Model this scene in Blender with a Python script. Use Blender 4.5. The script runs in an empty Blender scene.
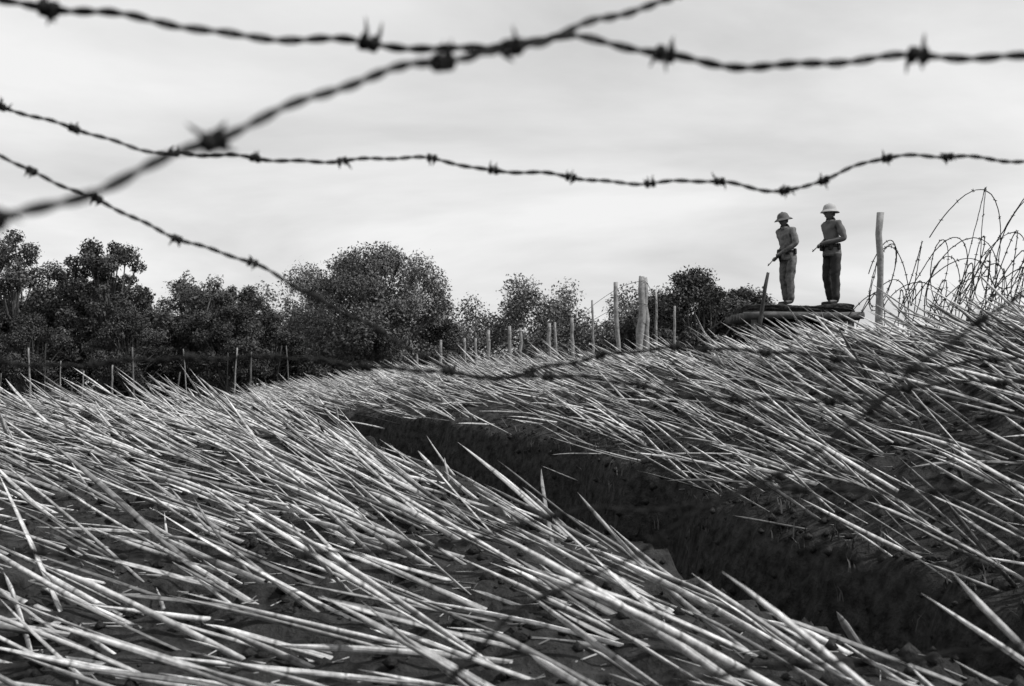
import bpy, bmesh, math, random
import numpy as np
from mathutils import Vector, Matrix
random.seed(7); R=np.random.default_rng(7)
sc=bpy.context.scene
COL=sc.collection

# ------------------------------------------------------------ materials
def new_mat(name, lo, hi, rough=0.8, scale=8.0, bump=0.3, bdist=0.02, attr=None, metallic=0.0, detail=6, spec=0.3):
    m=bpy.data.materials.new(name); m.use_nodes=True
    nt=m.node_tree; b=nt.nodes['Principled BSDF']
    b.inputs['Roughness'].default_value=rough; b.inputs['Metallic'].default_value=metallic
    b.inputs['Specular IOR Level'].default_value=spec
    tc=nt.nodes.new('ShaderNodeTexCoord')
    n=nt.nodes.new('ShaderNodeTexNoise'); n.inputs['Scale'].default_value=scale; n.inputs['Detail'].default_value=detail
    n.inputs['Roughness'].default_value=0.62
    nt.links.new(tc.outputs['Object'],n.inputs['Vector'])
    mr=nt.nodes.new('ShaderNodeMapRange'); mr.inputs['From Min'].default_value=0.3; mr.inputs['From Max'].default_value=0.7
    mr.inputs['To Min'].default_value=lo; mr.inputs['To Max'].default_value=hi
    nt.links.new(n.outputs['Fac'],mr.inputs['Value'])
    out=mr.outputs['Result']
    if attr:
        a=nt.nodes.new('ShaderNodeAttribute'); a.attribute_name=attr
        mu=nt.nodes.new('ShaderNodeMath'); mu.operation='MULTIPLY'
        nt.links.new(out,mu.inputs[0]); nt.links.new(a.outputs['Fac'],mu.inputs[1]); out=mu.outputs[0]
    cc=nt.nodes.new('ShaderNodeCombineColor')
    for i in range(3): nt.links.new(out,cc.inputs[i])
    nt.links.new(cc.outputs[0],b.inputs['Base Color'])
    if bump>0:
        bp=nt.nodes.new('ShaderNodeBump'); bp.inputs['Strength'].default_value=bump; bp.inputs['Distance'].default_value=bdist
        nt.links.new(n.outputs['Fac'],bp.inputs['Height']); nt.links.new(bp.outputs['Normal'],b.inputs['Normal'])
    return m
M_soil=new_mat('soil',0.006,0.060,0.95,9,1.0,0.10,detail=14,spec=0.10)
M_wood=new_mat('weathered_wood',0.12,0.3,0.85,12,0.6,0.02)
M_dwood=new_mat('dark_wood',0.02,0.06,0.9,9,0.6,0.02)
M_plank=new_mat('platform_timber',0.04,0.12,0.9,7,0.6,0.02)
M_wire=new_mat('rusty_wire',0.010,0.022,0.8,60,0.3,0.002,metallic=0.1,spec=0.2)
M_wire2=new_mat('weathered_wire',0.015,0.035,0.8,30,0.0,spec=.15)
M_bark=new_mat('bark',0.05,0.14,0.9,6,0.7,0.05)
M_leaf=new_mat('foliage',0.7,1.1,0.6,1.5,0.0,attr='tone',spec=0.25)
M_shirt=new_mat('shirt_cloth_mottled',0.05,0.20,0.9,12,0.5,0.02,detail=3)
M_shirt_b=new_mat('shirt_cloth_faded',0.08,0.13,0.9,6,0.5,0.02,detail=3)
M_trous=new_mat('trouser_cloth',0.018,0.035,0.9,10,0.5,0.02,detail=3)
M_trous_b=new_mat('trouser_cloth_mottled',0.04,0.15,0.9,12,0.5,0.02,detail=3)
M_skin=new_mat('skin',0.09,0.12,0.55,20,0.1,0.003)
M_boot=new_mat('boot_leather',0.015,0.03,0.5,20,0.2,0.004)
M_hair=new_mat('hair',0.01,0.02,0.6,40,0.4,0.003)
M_helm=new_mat('helmet_cloth',0.28,0.38,0.8,20,0.2,0.004)
M_helm_d=new_mat('helmet_cloth_dark',0.06,0.11,0.8,20,0.2,0.004)
M_metal=new_mat('gun_metal',0.02,0.04,0.4,30,0.1,0.002,metallic=0.5)
M_eye=new_mat('eye',0.03,0.05,0.3,10,0.0)
M_grass=new_mat('dry_grass',0.6,1.1,0.8,5,0.0,attr='tone')

def bamboo_mat():
    m=bpy.data.materials.new('split_bamboo'); m.use_nodes=True
    nt=m.node_tree; b=nt.nodes['Principled BSDF']; L=nt.links
    b.inputs['Roughness'].default_value=0.5; b.inputs['Specular IOR Level'].default_value=0.3
    al=nt.nodes.new('ShaderNodeAttribute'); al.attribute_name='along'
    ac=nt.nodes.new('ShaderNodeAttribute'); ac.attribute_name='across'
    tn=nt.nodes.new('ShaderNodeAttribute'); tn.attribute_name='tone'
    fr=nt.nodes.new('ShaderNodeMath'); fr.operation='FRACT'; L.new(al.outputs['Fac'],fr.inputs[0])
    sb=nt.nodes.new('ShaderNodeMath'); sb.operation='SUBTRACT'; L.new(fr.outputs[0],sb.inputs[0]); sb.inputs[1].default_value=0.5
    ab=nt.nodes.new('ShaderNodeMath'); ab.operation='ABSOLUTE'; L.new(sb.outputs[0],ab.inputs[0])
    mr=nt.nodes.new('ShaderNodeMapRange'); mr.inputs['From Min'].default_value=0.01; mr.inputs['From Max'].default_value=0.04
    mr.inputs['To Min'].default_value=0.45; mr.inputs['To Max'].default_value=1.0; L.new(ab.outputs[0],mr.inputs['Value'])
    tc=nt.nodes.new('ShaderNodeTexCoord')
    n=nt.nodes.new('ShaderNodeTexNoise'); n.inputs['Scale'].default_value=24; n.inputs['Detail'].default_value=8; n.inputs['Roughness'].default_value=.65
    L.new(tc.outputs['Object'],n.inputs['Vector'])
    m2=nt.nodes.new('ShaderNodeMapRange'); m2.inputs['From Min'].default_value=0.34; m2.inputs['From Max'].default_value=0.62
    m2.inputs['To Min'].default_value=0.45; m2.inputs['To Max'].default_value=1.12; L.new(n.outputs['Fac'],m2.inputs['Value'])
    cv=nt.nodes.new('ShaderNodeCombineXYZ'); L.new(al.outputs['Fac'],cv.inputs[0]); L.new(ac.outputs['Fac'],cv.inputs[1])
    f=nt.nodes.new('ShaderNodeTexNoise'); f.inputs['Scale'].default_value=1.3; f.inputs['Detail'].default_value=5; L.new(cv.outputs[0],f.inputs['Vector'])
    m3=nt.nodes.new('ShaderNodeMapRange'); m3.inputs['From Min'].default_value=0.35; m3.inputs['From Max'].default_value=0.6
    m3.inputs['To Min'].default_value=0.5; m3.inputs['To Max'].default_value=1.1; L.new(f.outputs['Fac'],m3.inputs['Value'])
    x0=nt.nodes.new('ShaderNodeMath'); x0.operation='MULTIPLY'; L.new(m3.outputs[0],x0.inputs[0]); L.new(mr.outputs[0],x0.inputs[1])
    x1=nt.nodes.new('ShaderNodeMath'); x1.operation='MULTIPLY'; L.new(x0.outputs[0],x1.inputs[0]); L.new(m2.outputs[0],x1.inputs[1])
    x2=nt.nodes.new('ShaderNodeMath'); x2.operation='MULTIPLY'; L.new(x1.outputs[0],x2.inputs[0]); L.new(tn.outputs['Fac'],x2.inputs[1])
    cc=nt.nodes.new('ShaderNodeCombineColor')
    for i in range(3): L.new(x2.outputs[0],cc.inputs[i])
    L.new(cc.outputs[0],b.inputs['Base Color'])
    bp=nt.nodes.new('ShaderNodeBump'); bp.inputs['Strength'].default_value=0.5; bp.inputs['Distance'].default_value=0.006
    L.new(f.outputs['Fac'],bp.inputs['Height']); L.new(bp.outputs['Normal'],b.inputs['Normal'])
    return m
M_bam=bamboo_mat()

# ------------------------------------------------------------ helpers
def np_mesh(name,V,F,attrs=None,smooth=False):
    V=np.asarray(V,dtype=np.float32); F=np.asarray(F,dtype=np.int32)
    me=bpy.data.meshes.new(name); k=F.shape[1]
    me.vertices.add(len(V)); me.vertices.foreach_set('co',V.ravel())
    me.loops.add(F.size); me.loops.foreach_set('vertex_index',F.ravel())
    me.polygons.add(len(F)); me.polygons.foreach_set('loop_start',np.arange(0,F.size,k,dtype=np.int32))
    me.polygons.foreach_set('loop_total',np.full(len(F),k,dtype=np.int32))
    if smooth: me.polygons.foreach_set('use_smooth',np.ones(len(F),dtype=bool))
    for an,av in (attrs or {}).items():
        a=me.attributes.new(an,'FLOAT','POINT'); a.data.foreach_set('value',np.asarray(av,dtype=np.float32))
    me.update(calc_edges=True); me.validate()
    return me
def add_obj(name,me,mats,parent=None,loc=(0,0,0),rot=(0,0,0),scale=(1,1,1)):
    o=bpy.data.objects.new(name,me); COL.objects.link(o)
    if me is not None:
        if not isinstance(mats,(list,tuple)): mats=[mats]
        if len(me.materials)==0:
            for m in mats: me.materials.append(m)
    o.location=loc; o.rotation_euler=rot; o.scale=scale
    if parent: o.parent=parent
    return o
def empty(name,loc=(0,0,0),rot=(0,0,0),scale=(1,1,1)):
    return add_obj(name,None,None,loc=loc,rot=rot,scale=scale)

def vnoise(x,y,seed=0):
    xi=np.floor(x).astype(np.int64); yi=np.floor(y).astype(np.int64)
    fx=x-xi; fy=y-yi; fx=fx*fx*(3-2*fx); fy=fy*fy*(3-2*fy)
    def hsh(a,b):
        n=(a*374761393+b*668265263+seed*1442695041)&0xffffffff
        n=((n^(n>>13))*1274126177)&0xffffffff
        return ((n^(n>>16))&0xffff)/65535.0
    return (hsh(xi,yi)*(1-fx)+hsh(xi+1,yi)*fx)*(1-fy)+(hsh(xi,yi+1)*(1-fx)+hsh(xi+1,yi+1)*fx)*fy
def sstep(a,b,t):
    t=np.clip((t-a)/(b-a),0,1); return t*t*(3-2*t)

def tube(P,rad,n=6):
    P=np.asarray(P,float); m=len(P)
    rad=np.broadcast_to(np.asarray(rad,float),(m,))
    T=np.gradient(P,axis=0); T/=np.linalg.norm(T,axis=1)[:,None]+1e-9
    up=np.array([0,0,1.0]) if abs(T[0][2])<0.9 else np.array([1.0,0,0])
    N=np.zeros_like(P); v=np.cross(T[0],up); v/=np.linalg.norm(v); N[0]=v
    for i in range(1,m):
        v=N[i-1]-T[i]*np.dot(N[i-1],T[i]); v/=np.linalg.norm(v)+1e-9; N[i]=v
    B=np.cross(T,N)
    a=np.linspace(0,2*np.pi,n,endpoint=False)
    V=P[:,None,:]+rad[:,None,None]*(np.cos(a)[None,:,None]*N[:,None,:]+np.sin(a)[None,:,None]*B[:,None,:])
    V=V.reshape(-1,3)
    i=np.arange(m-1)[:,None]; j=np.arange(n)[None,:]; j2=(j+1)%n
    F=np.stack([i*n+j+0*i,i*n+j2,(i+1)*n+j2,(i+1)*n+j],-1).reshape(-1,4)
    V=np.vstack([V,P[0],P[-1]]); c0=len(V)-2; c1=len(V)-1
    E=[[c0,(2*q+2)%n,(2*q+1)%n,2*q] for q in range(n//2)]
    E2=[[c1,(m-1)*n+2*q,(m-1)*n+(2*q+1)%n,(m-1)*n+(2*q+2)%n] for q in range(n//2)]
    return V,np.vstack([F,E,E2])
class Acc:
    def __init__(s): s.V=[];s.F=[];s.n=0;s.A=[]
    def add(s,V,F,a=None):
        s.V.append(np.asarray(V,float)); s.F.append(np.asarray(F)+s.n); s.n+=len(V)
        if a is not None: s.A.append(np.broadcast_to(a,(len(V),)))
    def mesh(s,name,smooth=True,attr=None):
        at={attr:np.concatenate(s.A)} if attr else None
        return np_mesh(name,np.vstack(s.V),np.vstack(s.F),at,smooth)
def spline(pts,step):
    P=np.asarray(pts,float); Q=np.vstack([2*P[0]-P[1],P,2*P[-1]-P[-2]])
    out=[]
    for i in range(1,len(Q)-2):
        p0,p1,p2,p3=Q[i-1],Q[i],Q[i+1],Q[i+2]
        k=max(2,int(np.linalg.norm(p2-p1)/step)); t=np.linspace(0,1,k,endpoint=False)[:,None]
        out.append(0.5*((2*p1)+(-p0+p2)*t+(2*p0-5*p1+4*p2-p3)*t**2+(-p0+3*p1-3*p2+p3)*t**3))
    out.append(P[-1:]); return np.vstack(out)

# ------------------------------------------------------------ terrain
def xedge(y): return 3.6-0.4*y
def mw(y): return np.interp(y,[5,8,11,14,17,20,28],[1.45,1.65,2.3,2.6,2.0,1.2,1.0])   # moat width
def base_h(x,y):
    s=x-xedge(y); m=mw(y)
    zl=np.interp(y,[-20,0,4,7,10,13,15.5,19,24],[-1.3,-1.15,-1.08,-1.0,-.80,-.48,-.36,-.75,-1.0])
    zl=zl-0.10*sstep(-1.3,0,s)+0.05*np.sin(x*0.7+1)
    ze=np.interp(y,[0,6.8,12,17,20,30,38],[-1.25,-1.15,-.84,-.56,-.50,-.55,-.9])
    zc=np.interp(y,[0,12,15,17,24,30,38],[.60,.56,.44,.32,.34,.22,-.40])
    bot=-3.0
    z=zl
    z=np.where(s>0,zl-0.1+(bot-zl+0.1)*sstep(0,0.6,s),z)
    right=ze+(zc-ze)*np.sin(np.clip((s-m)/(6.9-m),0,1)*np.pi/2)
    z=np.where(s>m-.5,bot+(ze-bot)*sstep(m-.5,m+.03,s),z)
    z=np.where(s>m,right,z)
    z=z-(zc+0.9)*sstep(18,27,s)
    f=sstep(37,46,y)
    return z*(1-f)+(-0.95)*f
def ter(x,y):
    x=np.asarray(x,float); y=np.asarray(y,float)
    s0=x-xedge(y)
    wob=(vnoise(y*1.3,y*0+3,41)-.5)*.35*sstep(-1.5,0,s0)*(1-sstep(4,6,s0))
    z=base_h(x+wob,y)
    near=1-sstep(40,60,np.hypot(x,y))
    n=(vnoise(x*1.1,y*1.1,1)-.5)*0.14+(vnoise(x*3.3,y*3.3,2)-.5)*0.10+(vnoise(x*9,y*9,3)-.5)*0.07
    ph=np.sin(y*2*np.pi/0.5+vnoise(x*.8,y*.8,5)*4)
    rows=0.028*np.sign(ph)*np.abs(ph)**.35
    far=(vnoise(x*.05,y*.05,8)-.5)*0.5*sstep(50,90,np.hypot(x,y))
    return z+n*near+rows*near+far
def axis(a,b,step,lim,g=1.18):
    c=list(np.arange(a,b,step)); st=step; v=c[-1]
    while v<lim: st*=g; v+=st; c.append(v)
    st=step; v=c[0]; pre=[]
    while v>-lim: st*=g; v-=st; pre.append(v)
    return np.array(pre[::-1]+c)
xs=axis(-9,11,0.05,1500); ys=axis(2,22,0.05,1500)
X,Y=np.meshgrid(xs,ys); Z=ter(X,Y)
nx,ny=len(xs),len(ys)
i,j=np.meshgrid(np.arange(nx-1),np.arange(ny-1)); q=j*nx+i
F=np.stack([q,q+1,q+nx+1,q+nx],-1).reshape(-1,4)
me=np_mesh('ground',np.stack([X.ravel(),Y.ravel(),Z.ravel()],-1),F,smooth=True)
add_obj('ground',me,M_soil)

# ------------------------------------------------------------ bamboo stakes
def stakes(name,bx,by,L,az,el,w,tone):
    n=len(bx); bz=ter(bx,by)-0.05
    D=np.stack([-np.cos(el)*np.cos(az),np.cos(el)*np.sin(az),np.sin(el)],-1)
    S=np.cross(D,np.array([0,0,1.0])); S/=np.linalg.norm(S,axis=1)[:,None]
    N=np.cross(S,D)
    roll=R.normal(0,.8,n)
    S2=S*np.cos(roll)[:,None]+N*np.sin(roll)[:,None]; N2=-S*np.sin(roll)[:,None]+N*np.cos(roll)[:,None]
    T=np.array([0,.25,.5,.68,.82,.92,1.0])
    Wb=np.array([1,.98,.95,.88,.6,.33,.03])
    m=len(T); k=6
    sharp=R.uniform(0,1,n)
    Wn=Wb[None,:]*np.ones((n,1))
    Wn[sharp<.35]=np.array([1,.98,.95,.93,.9,.55,.04])
    bend=R.normal(0,.045,n)*L
    bs=R.normal(0,.045,n)*L
    a=np.linspace(0,2*np.pi,k,endpoint=False)+.3
    cs=np.cos(a); sn=np.sin(a)
    flat=R.uniform(.25,.9,n)
    P=np.stack([bx,by,bz],-1)[:,None,:]+D[:,None,:]*(T[None,:]*L[:,None])[:,:,None]+N[:,None,:]*(bend[:,None]*T[None,:]**2)[:,:,None]+S[:,None,:]*(bs[:,None]*T[None,:]**2)[:,:,None]
    cut=(1-Wn)*w[:,None]*0.5*R.choice([-1,1],n)[:,None]
    P=P+N2[:,None,:]*(cut*flat[:,None])[:,:,None]
    V=P[:,:,None,:]+(Wn*w[:,None]*.5)[:,:,None,None]*(cs[None,None,:,None]*S2[:,None,None,:]+(sn[None,None,:,None]*flat[:,None,None,None])*N2[:,None,None,:])
    V=V.reshape(-1,3)
    r=np.arange(m-1)[:,None]; c=np.arange(k)[None,:]; c2=(c+1)%k
    f=np.stack([r*k+c,r*k+c2,(r+1)*k+c2,(r+1)*k+c],-1).reshape(-1,4)
    F=(np.arange(n)[:,None,None]*(m*k)+f[None]).reshape(-1,4)
    along=(T[None,:]*L[:,None])/R.uniform(.2,.34,n)[:,None]+R.uniform(0,1,n)[:,None]
    along=np.repeat(along.ravel(),k)
    across=(np.abs(np.arange(k)-2.5)*1.6)[None,None,:]+R.uniform(0,900,n)[:,None,None]+np.zeros((1,m,1))
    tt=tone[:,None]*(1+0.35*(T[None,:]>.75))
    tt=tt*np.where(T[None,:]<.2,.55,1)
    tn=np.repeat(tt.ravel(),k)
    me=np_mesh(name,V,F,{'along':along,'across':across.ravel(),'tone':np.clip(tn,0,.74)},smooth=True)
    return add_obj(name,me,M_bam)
def tones(n):
    t=R.normal(.51,.12,n); d=R.uniform(0,1,n)<.34; t[d]*=R.uniform(.22,.65,d.sum())
    return np.clip(t,.07,.68)
# left berm
pts=[]
for yy in np.arange(2.3,17.5,.225):
    for xx in np.arange(-0.52*yy-1.2,3.75-.4*yy,.115):
        pts.append((xx+R.normal(0,.08),yy+R.normal(0,.08)))
pts=np.array(pts)
bare=.6*vnoise(pts[:,0]*.55+3,pts[:,1]*.62,11)+.4*vnoise(pts[:,0]*1.3,pts[:,1]*1.6,17)
edge=pts[:,0]-xedge(pts[:,1])
dist=pts[:,1]
pr=np.clip(1.18-bare*1.75,.07,.62)
wgt=sstep(8.5,11,dist)
pr=pr*(1-wgt)+.74*wgt
pr=np.where((edge>-2.4)&(dist<11),np.maximum(pr,.46),pr)
pr=np.where(edge>0.15,.2,pr)
pts=pts[R.uniform(0,1,len(pts))<pr]
n=len(pts); edge=pts[:,0]-xedge(pts[:,1])
el=np.radians(np.interp(edge,[-7,-3,-1,0],[14,19,25,29])+R.normal(0,8.5,n))
az=np.radians(R.normal(-5,13,n)+24*(vnoise(pts[:,0]*.9,pts[:,1]*.9,21)-.5)*2)
odd=R.uniform(0,1,n)<.14; az[odd]+=np.radians(R.normal(0,36,odd.sum())); el[odd]+=np.radians(R.normal(2,9,odd.sum()))
Ln=R.uniform(.35,1.25,n)*np.interp(edge,[-1.2,0],[1,.85])
stakes('bamboo_stakes',pts[:,0],pts[:,1],Ln,az,np.clip(el,.06,.78),R.uniform(.016,.043,n),tones(n))
# right bank
pts=[]
for yy in np.arange(4.2,41,.22):
    for ss in np.arange(1.3,8.0,.15):
        xx=xedge(yy)+ss
        if ss>mw(yy)+.03 and xx<.52*yy+1.8: pts.append((xx+R.normal(0,.09),yy+R.normal(0,.09)))
pts=np.array(pts); s=pts[:,0]-xedge(pts[:,1]); m=mw(pts[:,1])
pr=np.interp(s-m,[0,.35,.8],[.50,.75,.94])*np.where(vnoise(pts[:,0]*.9,pts[:,1]*.6,13)>.66,.42,1)*np.where((s>7.2)&(pts[:,1]>13),.15,1)
pr=np.where((pts[:,1]>10)&(pts[:,1]<17)&(s-m<.7),pr*.6,pr)
pr=np.where((pts[:,0]>3.4)&(pts[:,1]>15.6)&(pts[:,1]<24),pr*.12,pr)   # trampled ground round the bunker
pts=pts[R.uniform(0,1,len(pts))<pr]; n=len(pts)
el=np.radians(np.interp(pts[:,1],[5,14,22,36],[29,23,20,15])+R.normal(0,9,n))
az=np.radians(R.normal(-4,15,n)+22*(vnoise(pts[:,0]*.7,pts[:,1]*.7,22)-.5)*2)
odd=R.uniform(0,1,n)<.14; az[odd]+=np.radians(R.normal(0,36,odd.sum()))
Lr=R.uniform(.40,1.0,n)*np.interp(pts[:,1],[5,13,18],[1.15,1.05,.95])
stakes('bamboo_stakes',pts[:,0],pts[:,1],Lr,az,np.clip(el,.05,.9),R.uniform(.017,.034,n),tones(n)*1.06)

def blades(name,px,py,hmin,hmax,per,tone):
    V=[];F=[];A=[];n=0
    pz=ter(px,py)
    for x,y,z in zip(px,py,pz):
        for b in range(per):
            a=random.uniform(0,6.28); h=random.uniform(hmin,hmax); l=random.uniform(.1,.7)*h; w=.004+.004*random.random()
            bx=x+random.gauss(0,.04); by=y+random.gauss(0,.04)
            dx,dy=math.cos(a),math.sin(a)
            for t,ww in ((0,w),(.5,w*.8),(1,w*.1)):
                cx=bx+dx*l*t*t; cy=by+dy*l*t*t; cz=z-.02+h*(t-.25*t*t)
                V+= [(cx-dy*ww,cy+dx*ww,cz),(cx+dy*ww,cy-dx*ww,cz)]
            F+=[(n,n+1,n+3,n+2),(n+2,n+3,n+5,n+4)]; A+=[tone*random.uniform(.6,1.4)]*6; n+=6
    return add_obj(name,np_mesh(name,V,F,{'tone':A}),M_grass)
k=220
yy=R.uniform(5,30,k); ss=mw(yy)+R.uniform(-.3,.3,k)
blades('weeds',xedge(yy)+ss,yy,.05,.18,7,.06)
k=5500
yy=R.uniform(2.5,14,k); xx=R.uniform(-7,7,k); s=xx-xedge(yy); ok=(s<-.2)|(s>mw(yy)+.1)
xx=xx[ok];yy=yy[ok]
acc=Acc(); zz=ter(xx,yy)+.008
for a,b,c in zip(xx,yy,zz):
    an=random.uniform(0,6.28); l=random.uniform(.015,.08); d=np.array([math.cos(an)*l,math.sin(an)*l,random.uniform(-.005,.012)])
    p=np.array([a,b,c]); V,F=tube(np.array([p-d,p+d]),random.uniform(.0015,.004),4); acc.add(V,F,random.uniform(.05,.4))
add_obj('bamboo_chips',acc.mesh('bamboo_chips',False,'tone'),M_grass)
k=16000
yy=R.uniform(2.5,16,k); xx=R.uniform(-8,7,k); s=xx-xedge(yy); ok=(s<-.05)|(s>mw(yy)-.45)
xx=xx[ok];yy=yy[ok]; zz=ter(xx,yy); n=len(xx)
ico=np.array([(1,0,0),(-1,0,0),(0,1,0),(0,-1,0),(0,0,1),(0,0,-1)],float)
fc=np.array([(0,2,4),(2,1,4),(1,3,4),(3,0,4),(2,0,5),(1,2,5),(3,1,5),(0,3,5)])
sz=.007+.05*R.uniform(0,1,n)**2; Vc=ico[None]*R.uniform(.6,1.3,(n,6,3))*sz[:,None,None]
aa=R.uniform(0,6.28,n); ca,sa=np.cos(aa)[:,None],np.sin(aa)[:,None]
Vx=Vc[:,:,0]*ca-Vc[:,:,1]*sa; Vy=Vc[:,:,0]*sa+Vc[:,:,1]*ca
Vc=np.stack([Vx+xx[:,None],Vy+yy[:,None],Vc[:,:,2]*.8+zz[:,None]+.005],-1)
add_obj('soil_clods',np_mesh('soil_clods',Vc.reshape(-1,3),(np.arange(n)[:,None,None]*6+fc[None]).reshape(-1,3)),M_soil)

# ------------------------------------------------------------ posts and wires
def post(name,x,y,top,r,lean=(0,0),mat=M_wood,zb=None):
    zb=float(ter(x,y))-.3 if zb is None else zb
    t=np.linspace(0,1,9); P=np.stack([x+lean[0]*t+R.normal(0,r*.2,9),y+lean[1]*t+R.normal(0,r*.12,9),zb+(top-zb)*t],-1)
    rr=r*(1.08-.2*t)*(1+R.normal(0,.06,9))
    V,F=tube(P,rr,10); V=V+R.normal(0,r*.07,V.shape)
    return add_obj(name,np_mesh(name,V,F,smooth=True),mat)
FP=[(-2.95,36,1.0,.035),(-2.15,34,1.34,.045),(-1.33,33,1.36,.035),(-.97,32.5,1.34,.04),(-.65,32,1.55,.055),(-.05,31,1.60,.05),(.19,30.5,1.53,.045),
    (.96,29.5,1.6,.05),(1.15,29,1.6,.035),(1.55,28.5,1.68,.045),(2.0,27.5,2.05,.03),(2.5,26.5,2.4,.055),(2.79,25,2.39,.08),(2.99,25.1,2.37,.07),(3.2,25.2,2.05,.03),(3.6,25.2,1.75,.03)]
for x,y,t,r in FP: post('fence_post',x,y,t,r,(random.gauss(0,.05),0))
for u in range(14):
    x=-19.8+u*.9+random.gauss(0,.35); post('fence_post',x,44+random.gauss(0,.5),random.uniform(.4,1.6),random.uniform(.02,.035),(random.gauss(0,.12),0),random.choice([M_wood,M_dwood,M_bark]))
post('fence_post',5.82,18,2.74,.06,(.03,0))
post('fence_post',4.02,19.2,1.9,.035,(.30,0),M_dwood)
A=Acc()
for lev in (.55,.8,1.0):
    pts=[(x+.0,y-.05,float(ter(x,y))+ (t-float(ter(x,y)))*lev*.92+R.normal(0,.03)) for x,y,t,r in FP]
    V,F=tube(spline(pts,.25),.006,4); A.add(V,F)
add_obj('fence_wire',A.mesh('fence_wire'),M_wire2)

def barbed(pts,wr=.0016,pitch=.045,spacing=.14,phase=0.0,blen=.016,bx=None,name='barbed_wire'):
    P=spline(pts,.004); d=np.r_[0,np.cumsum(np.linalg.norm(np.diff(P,axis=0),axis=1))]
    P=P+np.stack([np.zeros(len(P)),.002*np.sin(d*31+phase*9),.0028*np.sin(d*23+phase*20)+.0018*np.sin(d*57)],-1)
    T=np.gradient(P,axis=0); T/=np.linalg.norm(T,axis=1)[:,None]
    Nn=np.cross(T,[0,1.0,0]); Nn/=np.linalg.norm(Nn,axis=1)[:,None]; B=np.cross(T,Nn)
    acc=Acc()
    for s0 in (0,np.pi):
        a=2*np.pi*d/pitch+s0+.8*np.sin(d*17)
        Q=P+wr*1.02*(np.cos(a)[:,None]*Nn+np.sin(a)[:,None]*B)
        V,F=tube(Q,wr,6); acc.add(V,F)
    S=[]
    if bx:
        for x in bx: S.append(d[int(np.argmin(np.abs(P[:,0]-x)))])
        s=min(S)-spacing
        while s>.05: S.append(s); s-=spacing
        s=max(S)+spacing*1.7
        while s<d[-1]-.05: S.append(s); s+=spacing
    else:
        s=phase*spacing+.02
        while s<d[-1]-.03: S.append(s); s+=spacing*random.uniform(.88,1.12)
    for s in S:
        i=min(int(np.searchsorted(d,s)),len(P)-1); c=P[i]; t=T[i]; n=Nn[i]; b=B[i]
        for w in range(2):
            ph=random.uniform(0,6.28); aa=np.linspace(0,2*np.pi*2.4,34); r=wr*3.0
            off=(-.0055+.005*w*2)
            loop=c+t*(off+np.linspace(0,.0055,34))[:,None]+r*(np.cos(aa+ph)[:,None]*n+np.sin(aa+ph)[:,None]*b)
            def tang(k,sg):
                v=-np.sin(aa[k]+ph)*n+np.cos(aa[k]+ph)*b; return v*sg+t*random.uniform(-.35,.35)
            l1=blen*random.uniform(.8,1.2); l2=blen*random.uniform(.8,1.2); v1=tang(0,-1); v2=tang(-1,1)
            Q=np.vstack([loop[0]+v1*l1,loop[0]+v1*l1*.5,loop,loop[-1]+v2*l2*.5,loop[-1]+v2*l2])
            rr=np.full(len(Q),wr*.95); rr[0]=rr[-1]=wr*.2
            V,F=tube(Q,rr,6); acc.add(V,F)
    return add_obj(name,acc.mesh(name),M_wire)
def w(y,l): return [(a,y,b) for a,b in l]
barbed([(-1.9,1.45,.50),(-1.1,1.2,.43)]+w(1.1,[(-.64,.392),(-.495,.372),(-.456,.367),(-.350,.358),(-.253,.340),(-.142,.332),(-.07,.330),(-.002,.334),(.066,.336),(.148,.322),(.259,.312),(.395,.319),(.495,.322),(.665,.334)])+[(1.1,1.2,.38),(1.9,1.45,.46)],.0022,.055,.16,.55,.020,bx=[-.456,-.142,.148,.395])
barbed([(-1.9,1.40,-.35),(-.8,.75,-.08),(-.388,.62,.063),(-.315,.7,.100),(-.268,.74,.127),(-.210,.79,.173),(-.136,.85,.222),(-.058,.92,.263),(-.002,.97,.292),(.061,1.02,.323),(.140,1.08,.365),(.409,1.2,.50),(1.9,1.45,.98)],.0020,.055,.17,.35,.016,bx=[-.210,-.058,-.002])
barbed([(-1.9,1.6,.76)]+w(2.0,[(-1.2,.57),(-.9,.492),(-.777,.452),(-.601,.409),(-.457,.402),(-.302,.395),(-.144,.402),(-.035,.378),(.102,.369),(.242,.355),(.365,.360),(.480,.343),(.550,.360),(.661,.404),(.770,.404),(.900,.395),(1.2,.41)])+[(1.9,1.55,.5)],.0019,.055,.14,.2,.015,bx=[-.777,-.601,-.457,-.302,-.144,-.035,.102,.242,.365,.480,.550,.661,.770])
barbed([(-1.9,1.6,.85),(-1.3,1.9,.58)]+w(2.0,[(-.9,.404),(-.847,.378),(-.715,.316),(-.575,.255),(-.434,.202),(-.302,.132),(-.162,.053),(-.039,.012),(.084,.035),(.19,.058),(.44,.061),(.68,.03),(.9,.05)])+[(1.9,1.55,.2)],.0019,.055,.14,.7,.015)
barbed([(-1.9,1.5,.06)]+w(1.9,[(-1.06,.045),(-.854,.038),(-.704,.034),(-.520,.047),(-.354,.042),(-.187,.028),(-.037,.011),(.080,.017),(.313,-.018),(.563,-.026),(.854,.009)])+[(1.9,1.5,.03)],.0020,.055,.15,.4,.015)
barbed([(-1.9,1.45,-1.0),(-.28,1.35,-.55)]+w(1.35,[(-.085,-.357),(.010,-.267),(.127,-.208),(.224,-.148),(.306,-.112),(.424,-.03),(.508,.041),(.607,.112),(.816,.255)])+[(1.9,1.45,.75)],.00145,.05,.15,.15,.014)
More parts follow.
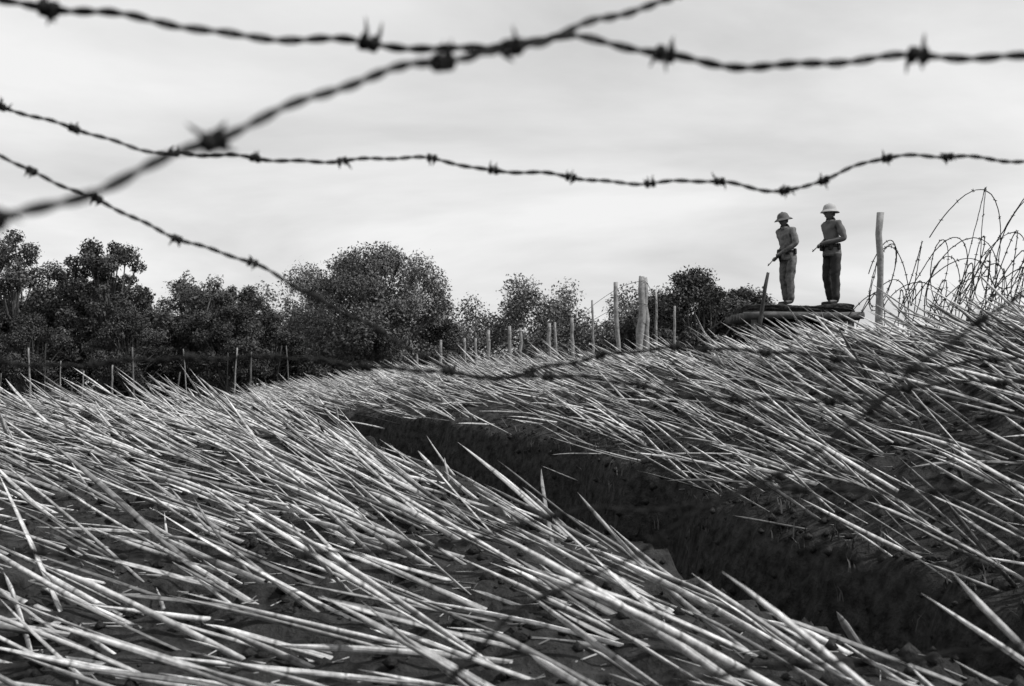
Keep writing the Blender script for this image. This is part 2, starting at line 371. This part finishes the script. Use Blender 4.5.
barbed([(-1.9,1.45,-.3)]+w(1.4,[(-.84,-.2),(-.63,-.197),(-.507,-.213),(-.322,-.21),(-.113,-.2),(.059,-.159),(.22,-.148),(.268,-.129),(.477,-.131),(.63,-.123),(.884,-.14)])+[(1.9,1.45,-.25)],.0015,.05,.15,.6,.014)
barbed([(-1.9,1.45,-.6),(-.5,1.4,-.48)]+w(1.4,[(.059,-.388),(.157,-.367),(.305,-.345),(.477,-.332),(.63,-.32),(.88,-.335)])+[(1.9,1.45,-.5)],.0015,.05,.15,.3,.014)
post('fence_post',-1.93,1.45,1.25,.05); post('fence_post',1.93,1.45,1.25,.05)

def coil(p0,p1,rad,turns,wr,seed,name='concertina_wire'):
    rg=np.random.default_rng(seed)
    m=turns*56; t=np.linspace(0,1,m); p0=np.array(p0,float);p1=np.array(p1,float)
    ax=(p1-p0)/np.linalg.norm(p1-p0); u=np.cross(ax,[0,0,1.0]); u/=np.linalg.norm(u); v=np.cross(u,ax)
    a=t*turns*2*np.pi
    kn=np.arange(0,turns+1,2)
    k=np.interp(t*turns,kn,rg.normal(0,1,len(kn))); k2=np.interp(t*turns,kn,rg.normal(0,1,len(kn)))
    # neighbouring rings are clipped together, so each ring leans the opposite way to the next
    lean=np.sin(a*.5+k)*.55+.35*np.sin(a+k2*.8)
    r=rad*(1+.05*k)
    P=p0+(p1-p0)*t[:,None]+ax*(rad*lean)[:,None]+u*(r*np.cos(a))[:,None]+v*(r*np.sin(a)+.07*rad*k2)[:,None]
    P=P+rg.normal(0,.002,P.shape)
    acc=Acc(); V,F=tube(P,wr,4); acc.add(V,F)
    for i in range(3,m-3,4):
        for _ in range(2):
            d=rg.normal(0,1,3); d/=np.linalg.norm(d)
            V,F=tube(np.array([P[i]-d*.03,P[i],P[i]+d*.03]),[wr*.4,wr*.9,wr*.4],4); acc.add(V,F)
    return add_obj(name,acc.mesh(name),M_wire2)
coil((6.0,19.4,1.84),(10.5,16.9,2.0),.56,20,.008,3)
coil((6.0,19.9,.95),(10.8,17.6,1.0),.62,18,.008,4)
coil((6.1,18.8,1.15),(10.6,16.4,1.2),.60,18,.008,5)
coil((6.45,16.4,2.05),(9.0,14.6,2.1),.74,10,.0075,9)
coil((6.3,16.9,1.25),(9.2,15.2,1.2),.66,12,.0075,12)
coil((6.0,15.8,1.0),(8.8,14.0,1.05),.64,12,.0075,14)

# ------------------------------------------------------------ bunker
bk=empty('bunker',(5.02,20.3,0))
def rough_box(name,cx,cy,cz,sx,sy,sz,parent,mat,n=14,amp=.03):
    bm=bmesh.new(); bmesh.ops.create_cube(bm,size=2)
    bmesh.ops.subdivide_edges(bm,edges=bm.edges[:],cuts=n,use_grid_fill=True)
    for v in bm.verts:
        c=v.co.copy(); p=6; nn=(abs(c.x)**p+abs(c.y)**p+abs(c.z)**p)**(1/p); c=c/nn
        nz=float(vnoise(np.array(c.x*3+c.z*2+9),np.array(c.y*3+c.z*1.7),31))-.5
        nz2=float(vnoise(np.array(c.x*9+c.z*5+9),np.array(c.y*9+c.z*4),32))-.5
        v.co=Vector((c.x*sx/2,c.y*sy/2,c.z*sz/2))+c*(nz*amp*2+nz2*amp)
    me=bpy.data.meshes.new(name); bm.to_mesh(me); bm.free()
    for p in me.polygons: p.use_smooth=True
    return add_obj(name,me,mat,parent,(cx,cy,cz))
rough_box('earth_roof',0,0.03,1.315,1.90,1.62,.17,bk,M_soil,amp=.04)
rough_box('earth_wall',.05,.1,.55,1.5,1.4,1.15,bk,M_soil,amp=.06)
for i in range(7):
    y=-.82+i*.265; P=np.stack([np.linspace(-1.06,1.02,6),np.full(6,y),np.full(6,1.19)],-1)+R.normal(0,.010,(6,3))
    V,F=tube(P,.065,10); add_obj('roof_log',np_mesh('roof_log',V,F,smooth=True),M_plank,bk)
for x in (-.86,-.1,.80):
    V,F=tube(np.array([[x,-.78,-.1],[x+.01,-.78,.6],[x,-.78,1.12]]),.055,10); add_obj('prop_log',np_mesh('prop_log',V,F,smooth=True),M_plank,bk)

# ------------------------------------------------------------ soldiers
def skin_eval(name,verts,edges,radii,root,sub=2):
    me=bpy.data.meshes.new(name); me.from_pydata([tuple(v) for v in verts],edges,[]); me.update()
    o=bpy.data.objects.new(name,me); COL.objects.link(o)
    m=o.modifiers.new('s','SKIN'); m.use_smooth_shade=True
    for i,r in enumerate(radii):
        sv=me.skin_vertices[0].data[i]; sv.radius=(r,r) if not isinstance(r,tuple) else r
        sv.use_root=(i==root)
    ss=o.modifiers.new('u','SUBSURF'); ss.levels=sub; ss.render_levels=sub
    dg=bpy.context.evaluated_depsgraph_get(); dg.update()
    out=bpy.data.meshes.new_from_object(o.evaluated_get(dg))
    bpy.data.objects.remove(o); return out
def lathe(prof,n=28,sx=1,sy=1):
    V=[];F=[]
    for r,z in prof:
        for k in range(n):
            a=2*math.pi*k/n; V.append((r*math.cos(a)*sx,r*math.sin(a)*sy,z))
    for i in range(len(prof)-1):
        for k in range(n):
            k2=(k+1)%n; F.append((i*n+k,i*n+k2,(i+1)*n+k2,(i+1)*n+k))
    return V,F
def soldier(loc,yaw,scale,pose,shirt,trous,head_pitch,head_yaw,helmet,mhelm):
    root=empty('soldier',loc,(0,0,yaw),(scale,)*3)
    V=[];E=[];Rr=[];tag=[]
    def v(p,r): V.append(Vector(p)); Rr.append(r); return len(V)-1
    def e(a,b,t): E.append((a,b)); tag.append(t)
    lean=pose.get('lean',0)
    pel=v((0,0,.93),(.14,.115))
    w1=v((0,.01+lean*.2,1.05),(.135,.105)); ch=v((0,.01+lean*.6,1.24),(.165,.125)); sh=v((0,0+lean*.9,1.36),(.125,.09))
    nk=v((0,.015+lean*1.1,1.43),(.056,.056)); nt=v((0,.03+lean*1.3,1.50),(.052,.052))
    e(pel,w1,'shirt');e(w1,ch,'shirt');e(ch,sh,'shirt');e(sh,nk,'shirt');e(nk,nt,'skin')
    for sd in (-1,1):
        L=pose['legL'] if sd<0 else pose['legR']
        hp=v((sd*.095,0,.86),(.10,.11)); tm=v(((sd*.095+L[0][0])/2,L[0][1]*.5,.66),(.09,.096)); kn=v(L[0],(.075,.082)); cm=v(((L[0][0]+L[1][0])/2,(L[0][1]+L[1][1])/2-.01,(L[0][2]+L[1][2])/2),(.070,.078)); an=v(L[1],(.062,.070))
        a=L[1]; hl=v((a[0],a[1]-.01,a[2]-.055),(.042,.042)); bl=v((a[0]+sd*.02,a[1]+.09,a[2]-.065),(.042,.032)); to=v((a[0]+sd*.035,a[1]+.17,a[2]-.072),(.036,.024))
        e(pel,hp,'tr');e(hp,tm,'tr');e(tm,kn,'tr');e(kn,cm,'tr');e(cm,an,'tr');e(an,hl,'boot');e(hl,bl,'boot');e(bl,to,'boot')
        el,wr,pm=pose['armL'] if sd<0 else pose['armR']
        s0=v((sd*.175,lean*.9,1.365),(.072,.072)); el_=Vector(el); wr_=Vector(wr); s0v=V[s0]
        um=v(s0v.lerp(el_,.5),(.065,.065)); ei=v(el_,(.057,.057)); fm=v(el_.lerp(wr_,.5),(.050,.050)); wi=v(wr_,(.036,.036)); pi=v(pm,(.034,.022))
        e(sh,s0,'shirt');e(s0,um,'shirt');e(um,ei,'shirt');e(ei,fm,'shirt');e(fm,wi,'shirt');e(wi,pi,'skin')
    me=skin_eval('body',V,E,Rr,pel)
    for m in (shirt,trous,M_skin,M_boot): me.materials.append(m)
    mi={'shirt':0,'tr':1,'skin':2,'boot':3}
    A0=np.array([V[a] for a,b in E]); B0=np.array([V[b] for a,b in E]); AB=B0-A0
    rad=np.array([(Rr[a][0]+Rr[b][0])/2 for a,b in E])
    for vv in me.vertices:
        c=vv.co; nz=float(vnoise(np.array(c.x*11+c.z*15),np.array(c.z*12+c.y*12),4))-.5
        if c.z>.12: vv.co+=vv.normal*nz*.018
    for p in me.polygons:
        c=np.array(p.center); t=np.clip(((c-A0)*AB).sum(1)/(AB**2).sum(1),0,1)
        d=np.linalg.norm(c-(A0+AB*t[:,None]),axis=1)/rad; k=mi[tag[int(np.argmin(d))]]
        if k==1 and c[2]>.86: k=0
        p.material_index=k; p.use_smooth=True
    o=bpy.data.objects.new('body',me); COL.objects.link(o); o.parent=root
    BV,BF=lathe([(.156,-.022),(.166,-.022),(.166,.022),(.156,.022)],28,1.0,.84)
    add_obj('belt',np_mesh('belt',BV,BF,smooth=False),M_boot,root,(0,.005,1.0))
    for x,y in ((-.11,.10),(.10,.105),(-.155,-.03)):
        rough_box('belt_pouch',x,y+.02,.985,.085,.05,.11,root,M_trous,n=4,amp=.003)
    HV,HF=lathe([(.156,.06),(.163,0),(.171,-.06),(.168,-.10),(.155,-.10)],28,1.0,.87)
    add_obj('shirt_hem',np_mesh('shirt_hem',HV,HF,smooth=True),shirt,root,(0,0,.93))
    CV,CF=lathe([(.078,-.02),(.072,.03),(.066,.032),(.066,-.02)],20)
    add_obj('collar',np_mesh('collar',CV,CF,smooth=True),shirt,root,(0,.015+lean*1.1,1.415))
    hd=empty('head',(0,.04+lean*1.4,1.57),(head_pitch,0,head_yaw)); hd.parent=root
    bm=bmesh.new(); bmesh.ops.create_uvsphere(bm,u_segments=32,v_segments=24,radius=1)
    for vt in bm.verts:
        c=vt.co; x,y,z=c.x*.078,c.y*.098,c.z*.118
        if z<0: x*=1+(z/.118)*.30
        if z<-.03 and y>0: y*=.93
        if z<-.06 and y<0: y*=.6
        ax=abs(x)
        if y>.05:
            y+=.024*math.exp(-(ax/.013)**2-((z+.018)/.022)**2)
            y-=.009*math.exp(-((ax-.03)/.014)**2-((z-.008)/.012)**2)
            y+=.006*math.exp(-(ax/.024)**2-((z+.056)/.009)**2)
            y+=.010*math.exp(-(ax/.02)**2-((z+.095)/.018)**2)
            y+=.005*math.exp(-((ax-.03)/.02)**2-((z-.030)/.010)**2)
        vt.co=(x,y,z)
    me=bpy.data.meshes.new('face'); bm.to_mesh(me); bm.free()
    me.materials.append(M_skin); me.materials.append(M_hair)
    for p in me.polygons:
        p.use_smooth=True; c=p.center
        if c.z>.055 or (c.y<-.02 and c.z>-.045) : p.material_index=1
    o=bpy.data.objects.new('face',me); COL.objects.link(o); o.parent=hd
    for sd in (-1,1):
        bm=bmesh.new(); bmesh.ops.create_uvsphere(bm,u_segments=12,v_segments=8,radius=.011)
        me=bpy.data.meshes.new('eye'); bm.to_mesh(me); bm.free(); add_obj('eye',me,M_eye,hd,(sd*.03,.082,.006),scale=(1.3,.7,.6))
        EV,EF=tube(np.array([[0,0,-.028],[0,-.004,-.018],[0,-.012,0],[0,-.012,.018],[0,0,.028]]),[.005,.009,.012,.011,.005],8)
        add_obj('ear',np_mesh('ear',EV,EF,smooth=True),M_skin,hd,(sd*.078,0,-.005),scale=(.6,1.2,1))
    MV,MF=tube(np.array([[-.022,-.006,0],[-.01,.001,.001],[0,.003,0],[.01,.001,.001],[.022,-.006,0]]),[.002,.004,.0045,.004,.002],6)
    add_obj('mouth',np_mesh('mouth',MV,MF,smooth=True),M_eye,hd,(0,.09,-.058))
    if helmet=='wide':
        prof=[(.001,.150),(.012,.152),(.02,.142),(.05,.135),(.082,.11),(.098,.07),(.104,.040),(.106,.036),(.108,.040),(.14,.018),(.158,.004),(.158,-.002),(.14,.010),(.10,.028)]
    else:
        prof=[(.001,.165),(.012,.166),(.02,.156),(.05,.150),(.084,.124),(.100,.08),(.105,.048),(.110,.040),(.112,.046),(.130,.028),(.142,.012),(.142,.006),(.128,.020),(.10,.036)]
    HV,HF=lathe(prof,32,.95,1.16)
    HV=[(x,y,z-(.14*max(0,-y-.08))-(.08*max(0,y-.1))) for x,y,z in HV]
    add_obj('sun_helmet',np_mesh('sun_helmet',HV,HF,smooth=True),mhelm,hd,(0,-.005,0))
    b0=Vector(pose['butt']); b1=Vector(pose['muzzle']); d=(b1-b0).normalized(); ln=(b1-b0).length
    up=(Vector((0,0,1))-d*d.z).normalized(); sdv=d.cross(up)
    rf=empty('rifle'); rf.parent=root; rf.matrix_local=Matrix(((sdv.x,d.x,up.x,b0.x),(sdv.y,d.y,up.y,b0.y),(sdv.z,d.z,up.z,b0.z),(0,0,0,1)))
    def prism(name,pts,th,mat):
        bm=bmesh.new(); a=[bm.verts.new((-th/2,y,z)) for y,z in pts]; b=[bm.verts.new((th/2,y,z)) for y,z in pts]
        bm.faces.new(a); bm.faces.new(b[::-1]); n=len(pts)
        for k in range(n): bm.faces.new((a[k],b[k],b[(k+1)%n],a[(k+1)%n]))
        bmesh.ops.recalc_face_normals(bm,faces=bm.faces[:]); bmesh.ops.bevel(bm,geom=bm.edges[:],offset=.003,segments=2,affect='EDGES')
        me=bpy.data.meshes.new(name); bm.to_mesh(me); bm.free(); add_obj(name,me,mat,rf)
    prism('stock',[(0,-.09),(0,.02),(.20,.015),(.26,.02),(ln*.72,.012),(ln*.72,-.015),(.30,-.025),(.24,-.055),(.20,-.04)],.036,M_dwood)
    prism('receiver',[(.24,.018),(.24,.04),(.42,.038),(.42,.016)],.028,M_metal)
    prism('magazine',[(.34,-.02),(.40,-.02),(.41,-.13),(.36,-.13)],.02,M_metal)
    VV,FF=tube(np.array([[0,.4,.026],[0,ln*.8,.024],[0,ln,.022]]),.009,8); add_obj('barrel',np_mesh('barrel',VV,FF,smooth=True),M_metal,rf)
    prism('front_sight',[(ln*.95,.03),(ln*.96,.055),(ln*.975,.055),(ln*.98,.03)],.006,M_metal)
    for key,t in (('armR',pose['gR']),('armL',pose['gL'])):
        G=b0.lerp(b1,t); el,wr,pm=pose[key]; p=(Vector(pm)-G); p=(p-d*p.dot(d)).normalized(); q=d.cross(p)
        fl=[.9,1.0,.95,.8]
        for i in range(4):
            o=d*((i-1.5)*.019)
            fv= [G+p*.036+o, G+(p*math.cos(.7)+q*math.sin(.7))*.040+o, G+(p*math.cos(1.5)+q*math.sin(1.5))*.036*fl[i]+o, G+(p*math.cos(2.3)+q*math.sin(2.3))*.033*fl[i]+o]
            me=skin_eval('finger',fv,[(0,1),(1,2),(2,3)],[.010,.0095,.0085,.007],0,1); add_obj('finger',me,M_skin,root)
        o=d*-.036
        me=skin_eval('thumb',[G+p*.036-d*.02,G+(p*math.cos(.7)-q*math.sin(.7))*.04+o,G+(p*math.cos(1.5)-q*math.sin(1.5))*.036+o],[(0,1),(1,2)],[.012,.0105,.008],0,1)
        add_obj('thumb',me,M_skin,root)
    return root
pose1=dict(lean=.05,legL=[(-.11,.06,.47),(-.14,.07,.115)],legR=[(.12,.0,.47),(.15,-.09,.115)],
  armL=((-.27,.05,1.11),(-.06,.26,.93),(-.02,.325,.895)),armR=((.26,-.12,1.12),(.12,.07,1.02),(.085,.12,.995)),
  butt=(.14,-.12,1.12),muzzle=(-.06,.54,.68),gR=.37,gL=.68)
pose2=dict(lean=.0,legL=[(-.12,.03,.47),(-.17,.06,.115)],legR=[(.12,.02,.47),(.18,-.10,.115)],
  armL=((-.28,-.05,1.10),(-.10,.20,1.05),(-.045,.26,1.02)),armR=((.26,-.12,1.12),(.12,.03,1.13),(.085,.085,1.11)),
  butt=(.14,-.10,1.22),muzzle=(-.12,.48,.86),gR=.36,gL=.66)
soldier((4.87,20.0,1.395),math.radians(120),.96,pose1,M_shirt,M_trous_b,math.radians(-14),math.radians(-5),'wide',M_helm_d)
soldier((5.66,20.05,1.395),math.radians(112),1.05,pose2,M_shirt_b,M_trous,math.radians(-2),math.radians(-12),'tall',M_helm)

# ------------------------------------------------------------ trees
def leaves(C,Rd,n,size,tone,rg,squash=.8):
    idx=rg.choice(len(C),n,p=(Rd**2/np.sum(Rd**2)))
    dr=rg.normal(0,1,(n,3)); dr/=np.linalg.norm(dr,axis=1)[:,None]
    rr=rg.uniform(.2,1,n)**.45*(1+rg.normal(0,.16,n))
    P=C[idx]+dr*(Rd[idx]*rr)[:,None]*np.array([1,1,squash])
    a=rg.normal(0,1,(n,3))+dr*.8+np.array([0,0,.5]); a/=np.linalg.norm(a,axis=1)[:,None]
    b=np.cross(a,rg.normal(0,1,(n,3))); b/=np.linalg.norm(b,axis=1)[:,None]; c=np.cross(a,b)
    s=size*rg.uniform(.5,1.4,n)[:,None]
    V=np.stack([P-b*s,P-c*s*.5+a*s*.12,P+b*s,P+c*s*.5-a*s*.1],1).reshape(-1,3)
    F=np.arange(n*4).reshape(-1,4)
    T=tone[idx]*rg.uniform(.75,1.3,n); T=np.repeat(T,4)
    return V,F,T
def tree_mesh(name,seed,H,W,crown0,nl,nleaf,size,t0=.07,bushy=1.0):
    rg=np.random.default_rng(seed)
    C=[];Rd=[]
    cz=(H+crown0)/2; ch=(H-crown0)/2
    while len(C)<nl:
        p=rg.uniform(-1,1,3)
        r=np.linalg.norm(p)
        if r>1 or r<.3: continue
        if p[2]<-.5 and rg.uniform()<.4: continue
        rad=rg.uniform(.10,.26)*W*.5*bushy
        C.append([p[0]*(W/2-rad*.6),p[1]*(W/2-rad*.6),cz+p[2]*(ch-rad*.5)]); Rd.append(rad)
    C=np.array(C);Rd=np.array(Rd)
    V,F,T=leaves(C,Rd,nleaf,size,t0*rg.uniform(.55,1.5,nl),rg)
    la=Acc(); la.add(V,F,T)
    ta=Acc()
    top=np.array([rg.normal(0,.2),rg.normal(0,.2),crown0+ (H-crown0)*.55])
    tp=spline([[0,0,-.3],[rg.normal(0,.1),rg.normal(0,.1),crown0*.5],[top[0]*.5,top[1]*.5,crown0],top],.4)
    r0=.026*H; V,F=tube(tp,np.linspace(r0,r0*.35,len(tp)),8); ta.add(V,F)
    for c,rd in zip(C,Rd):
        s=tp[int(len(tp)*rg.uniform(.4,.85))]
        mid=(s+c)/2+np.array([0,0,-.03*H])+rg.normal(0,.12,3)
        pp=spline([s,mid,c],.3); V,F=tube(pp,np.linspace(r0*.38,.015,len(pp)),6); ta.add(V,F)
        for _ in range(4):
            dr=rg.normal(0,1,3); dr/=np.linalg.norm(dr)
            pp=np.array([mid*.3+c*.7,c+dr*rd*.5,c+dr*rd*.95]); V,F=tube(pp,[.02,.014,.006],4); ta.add(V,F)
    return la.mesh(name+'_crown',False,'tone'),ta.mesh(name+'_trunk')
def tree(ms,x,y,rot=0,sc=1.0,sz=1.0):
    r=empty('tree',(x,y,float(ter(x,y))),(0,0,rot),(sc,sc,sc*sz))
    add_obj('crown',ms[0],M_leaf,r); add_obj('trunk',ms[1],M_bark,r)
T_a=tree_mesh('tree_a',1,8.4,5.6,1.8,70,34000,.065,.062)
T_b=tree_mesh('tree_b',2,7.4,4.8,1.6,65,30000,.065,.052)
T_c=tree_mesh('tree_c',3,7.1,7.6,1.2,105,60000,.060,.115,.95)
T_d=tree_mesh('tree_d',4,5.6,5.2,.6,60,28000,.065,.052)
T_e=tree_mesh('tree_e',5,6.4,5.4,1.2,60,28000,.065,.072)
tree(T_a,-23.8,55,0.3,1.02); tree(T_b,-19.4,54,1.0,1.07); tree(T_e,-15.0,55,2.0,.96); tree(T_d,-11.4,55,.5,.82)
tree(T_e,-17.0,59,4.0,1.03); tree(T_a,-28.0,56,2.1,1.0); tree(T_b,-32.5,56,2.6,1.05); tree(T_b,-21.3,60,4.2,.84)
tree(T_d,-13.2,53,3.2,.84); tree(T_e,-26.2,51,5.2,.85); tree(T_a,-38,58,1.3,1); tree(T_e,-9.8,57,1,.68)
tree(T_b,-14.6,61,3.6,.85); tree(T_d,-21.5,51.5,1.6,.75); tree(T_d,-17.3,52,1.1,.80)
tree(T_c,-6.0,48,0.4,.99); tree(T_d,-3.2,50,2.4,.70)
tree(T_d,7.6,45,.9,1.0); tree(T_d,9.3,46.5,2.9,.88); tree(T_d,5.9,47,4,.85)
def mass(name,x0,x1,y0,y1,hf,nb,nleaf,size,t0,seed,rmin,rmax):
    rg=np.random.default_rng(seed); x=rg.uniform(x0,x1,nb); y=rg.uniform(y0,y1,nb); h=hf(x)*rg.uniform(.35,1,nb)
    r=rg.uniform(rmin,rmax,nb); zg=ter(x,y); C=np.stack([x,y,zg+np.maximum(h-r*.5,.3)],-1)
    V,F,T=leaves(C,r,nleaf,size,t0*rg.uniform(.6,1.45,nb),rg,.9)
    add_obj(name,np_mesh(name,V,F,{'tone':T}),M_leaf)
mass('undergrowth',-42,2,57,64,lambda x:3.0+1.2*np.sin(x*.7)*np.sin(x*.23+1),420,90000,.10,.038,11,.6,1.2)
mass('distant_tree_line',-60,10.5,74,84,lambda x:6.9+1.0*np.sin(x*.8+.5)+.9*np.sin(x*1.9)+.6*np.sin(x*3.7),1300,240000,.10,.11,12,.4,1.2)
mass('distant_tree_line',8,20,74,80,lambda x:5.4+.7*np.sin(x*.8+.5)-.25*(x-8),160,26000,.12,.09,13,.6,1.2)
mass('distant_tree_line',-400,300,240,300,lambda x:7+2*np.sin(x*.05),600,30000,.6,.08,14,3,6)

# ------------------------------------------------------------ light + sky
sun_dir=Vector((0.78,-0.22,0.90)).normalized()
elev=math.asin(sun_dir.z); azim=math.atan2(sun_dir.x,sun_dir.y)
sd=bpy.data.lights.new('sun','SUN'); sd.energy=4.2; sd.angle=math.radians(.5); sd.color=(1,.99,.98)
so=bpy.data.objects.new('sun',sd); COL.objects.link(so); so.rotation_euler=sun_dir.to_track_quat('Z','Y').to_euler(); so.location=(20,-10,30)
wd=bpy.data.worlds.new('World'); sc.world=wd; wd.use_nodes=True; nt=wd.node_tree; L=nt.links
bg=nt.nodes['Background']; bg.inputs['Strength'].default_value=.1
sky=nt.nodes.new('ShaderNodeTexSky'); sky.sky_type='NISHITA'; sky.sun_disc=False; sky.sun_elevation=elev; sky.sun_rotation=azim
sky.dust_density=2.5; sky.air_density=1.2
bw=nt.nodes.new('ShaderNodeRGBToBW'); L.new(sky.outputs[0],bw.inputs[0])
tc=nt.nodes.new('ShaderNodeTexCoord'); sp=nt.nodes.new('ShaderNodeSeparateXYZ'); L.new(tc.outputs['Generated'],sp.inputs[0])
ad=nt.nodes.new('ShaderNodeMath'); ad.operation='ADD'; ad.inputs[1].default_value=.17; L.new(sp.outputs[2],ad.inputs[0])
mx=nt.nodes.new('ShaderNodeMath'); mx.operation='MAXIMUM'; mx.inputs[1].default_value=.05; L.new(ad.outputs[0],mx.inputs[0])
dx=nt.nodes.new('ShaderNodeMath'); dx.operation='DIVIDE'; L.new(sp.outputs[0],dx.inputs[0]); L.new(mx.outputs[0],dx.inputs[1])
dy=nt.nodes.new('ShaderNodeMath'); dy.operation='DIVIDE'; L.new(sp.outputs[1],dy.inputs[0]); L.new(mx.outputs[0],dy.inputs[1])
cb=nt.nodes.new('ShaderNodeCombineXYZ'); L.new(dx.outputs[0],cb.inputs[0]); L.new(dy.outputs[0],cb.inputs[1])
mp=nt.nodes.new('ShaderNodeMapping'); mp.inputs['Scale'].default_value=(.7,.8,1); mp.inputs['Rotation'].default_value=(0,0,.15); mp.inputs['Location'].default_value=(.6,.35,0); L.new(cb.outputs[0],mp.inputs[0])
ns=nt.nodes.new('ShaderNodeTexNoise'); ns.inputs['Scale'].default_value=1.0; ns.inputs['Detail'].default_value=9; ns.inputs['Roughness'].default_value=.52; ns.inputs['Distortion'].default_value=.35
L.new(mp.outputs[0],ns.inputs['Vector'])
cr=nt.nodes.new('ShaderNodeMapRange'); cr.inputs['From Min'].default_value=.34; cr.inputs['From Max'].default_value=.58; cr.inputs['To Min'].default_value=.46; cr.inputs['To Max'].default_value=.99; L.new(ns.outputs['Fac'],cr.inputs['Value'])
mix=nt.nodes.new('ShaderNodeMix'); mix.data_type='FLOAT'; L.new(cr.outputs[0],mix.inputs[0]); L.new(bw.outputs[0],mix.inputs[2]); mix.inputs[3].default_value=9.0
cc=nt.nodes.new('ShaderNodeCombineColor')
for k in range(3): L.new(mix.outputs[0],cc.inputs[k])
L.new(cc.outputs[0],bg.inputs['Color'])

# ------------------------------------------------------------ camera
cd=bpy.data.cameras.new('camera'); cam=bpy.data.objects.new('camera',cd); COL.objects.link(cam); sc.camera=cam
cd.lens=40; cd.sensor_width=36; cd.clip_start=.02; cd.clip_end=4000
cam.location=(0,0,0); cam.rotation_euler=(math.radians(90+2.11),0,0)
cd.dof.use_dof=True; cd.dof.focus_distance=12; cd.dof.aperture_fstop=4.8
sc.view_settings.view_transform='Standard'; sc.view_settings.look='None'; sc.view_settings.exposure=0
print('objs',len(bpy.data.objects))
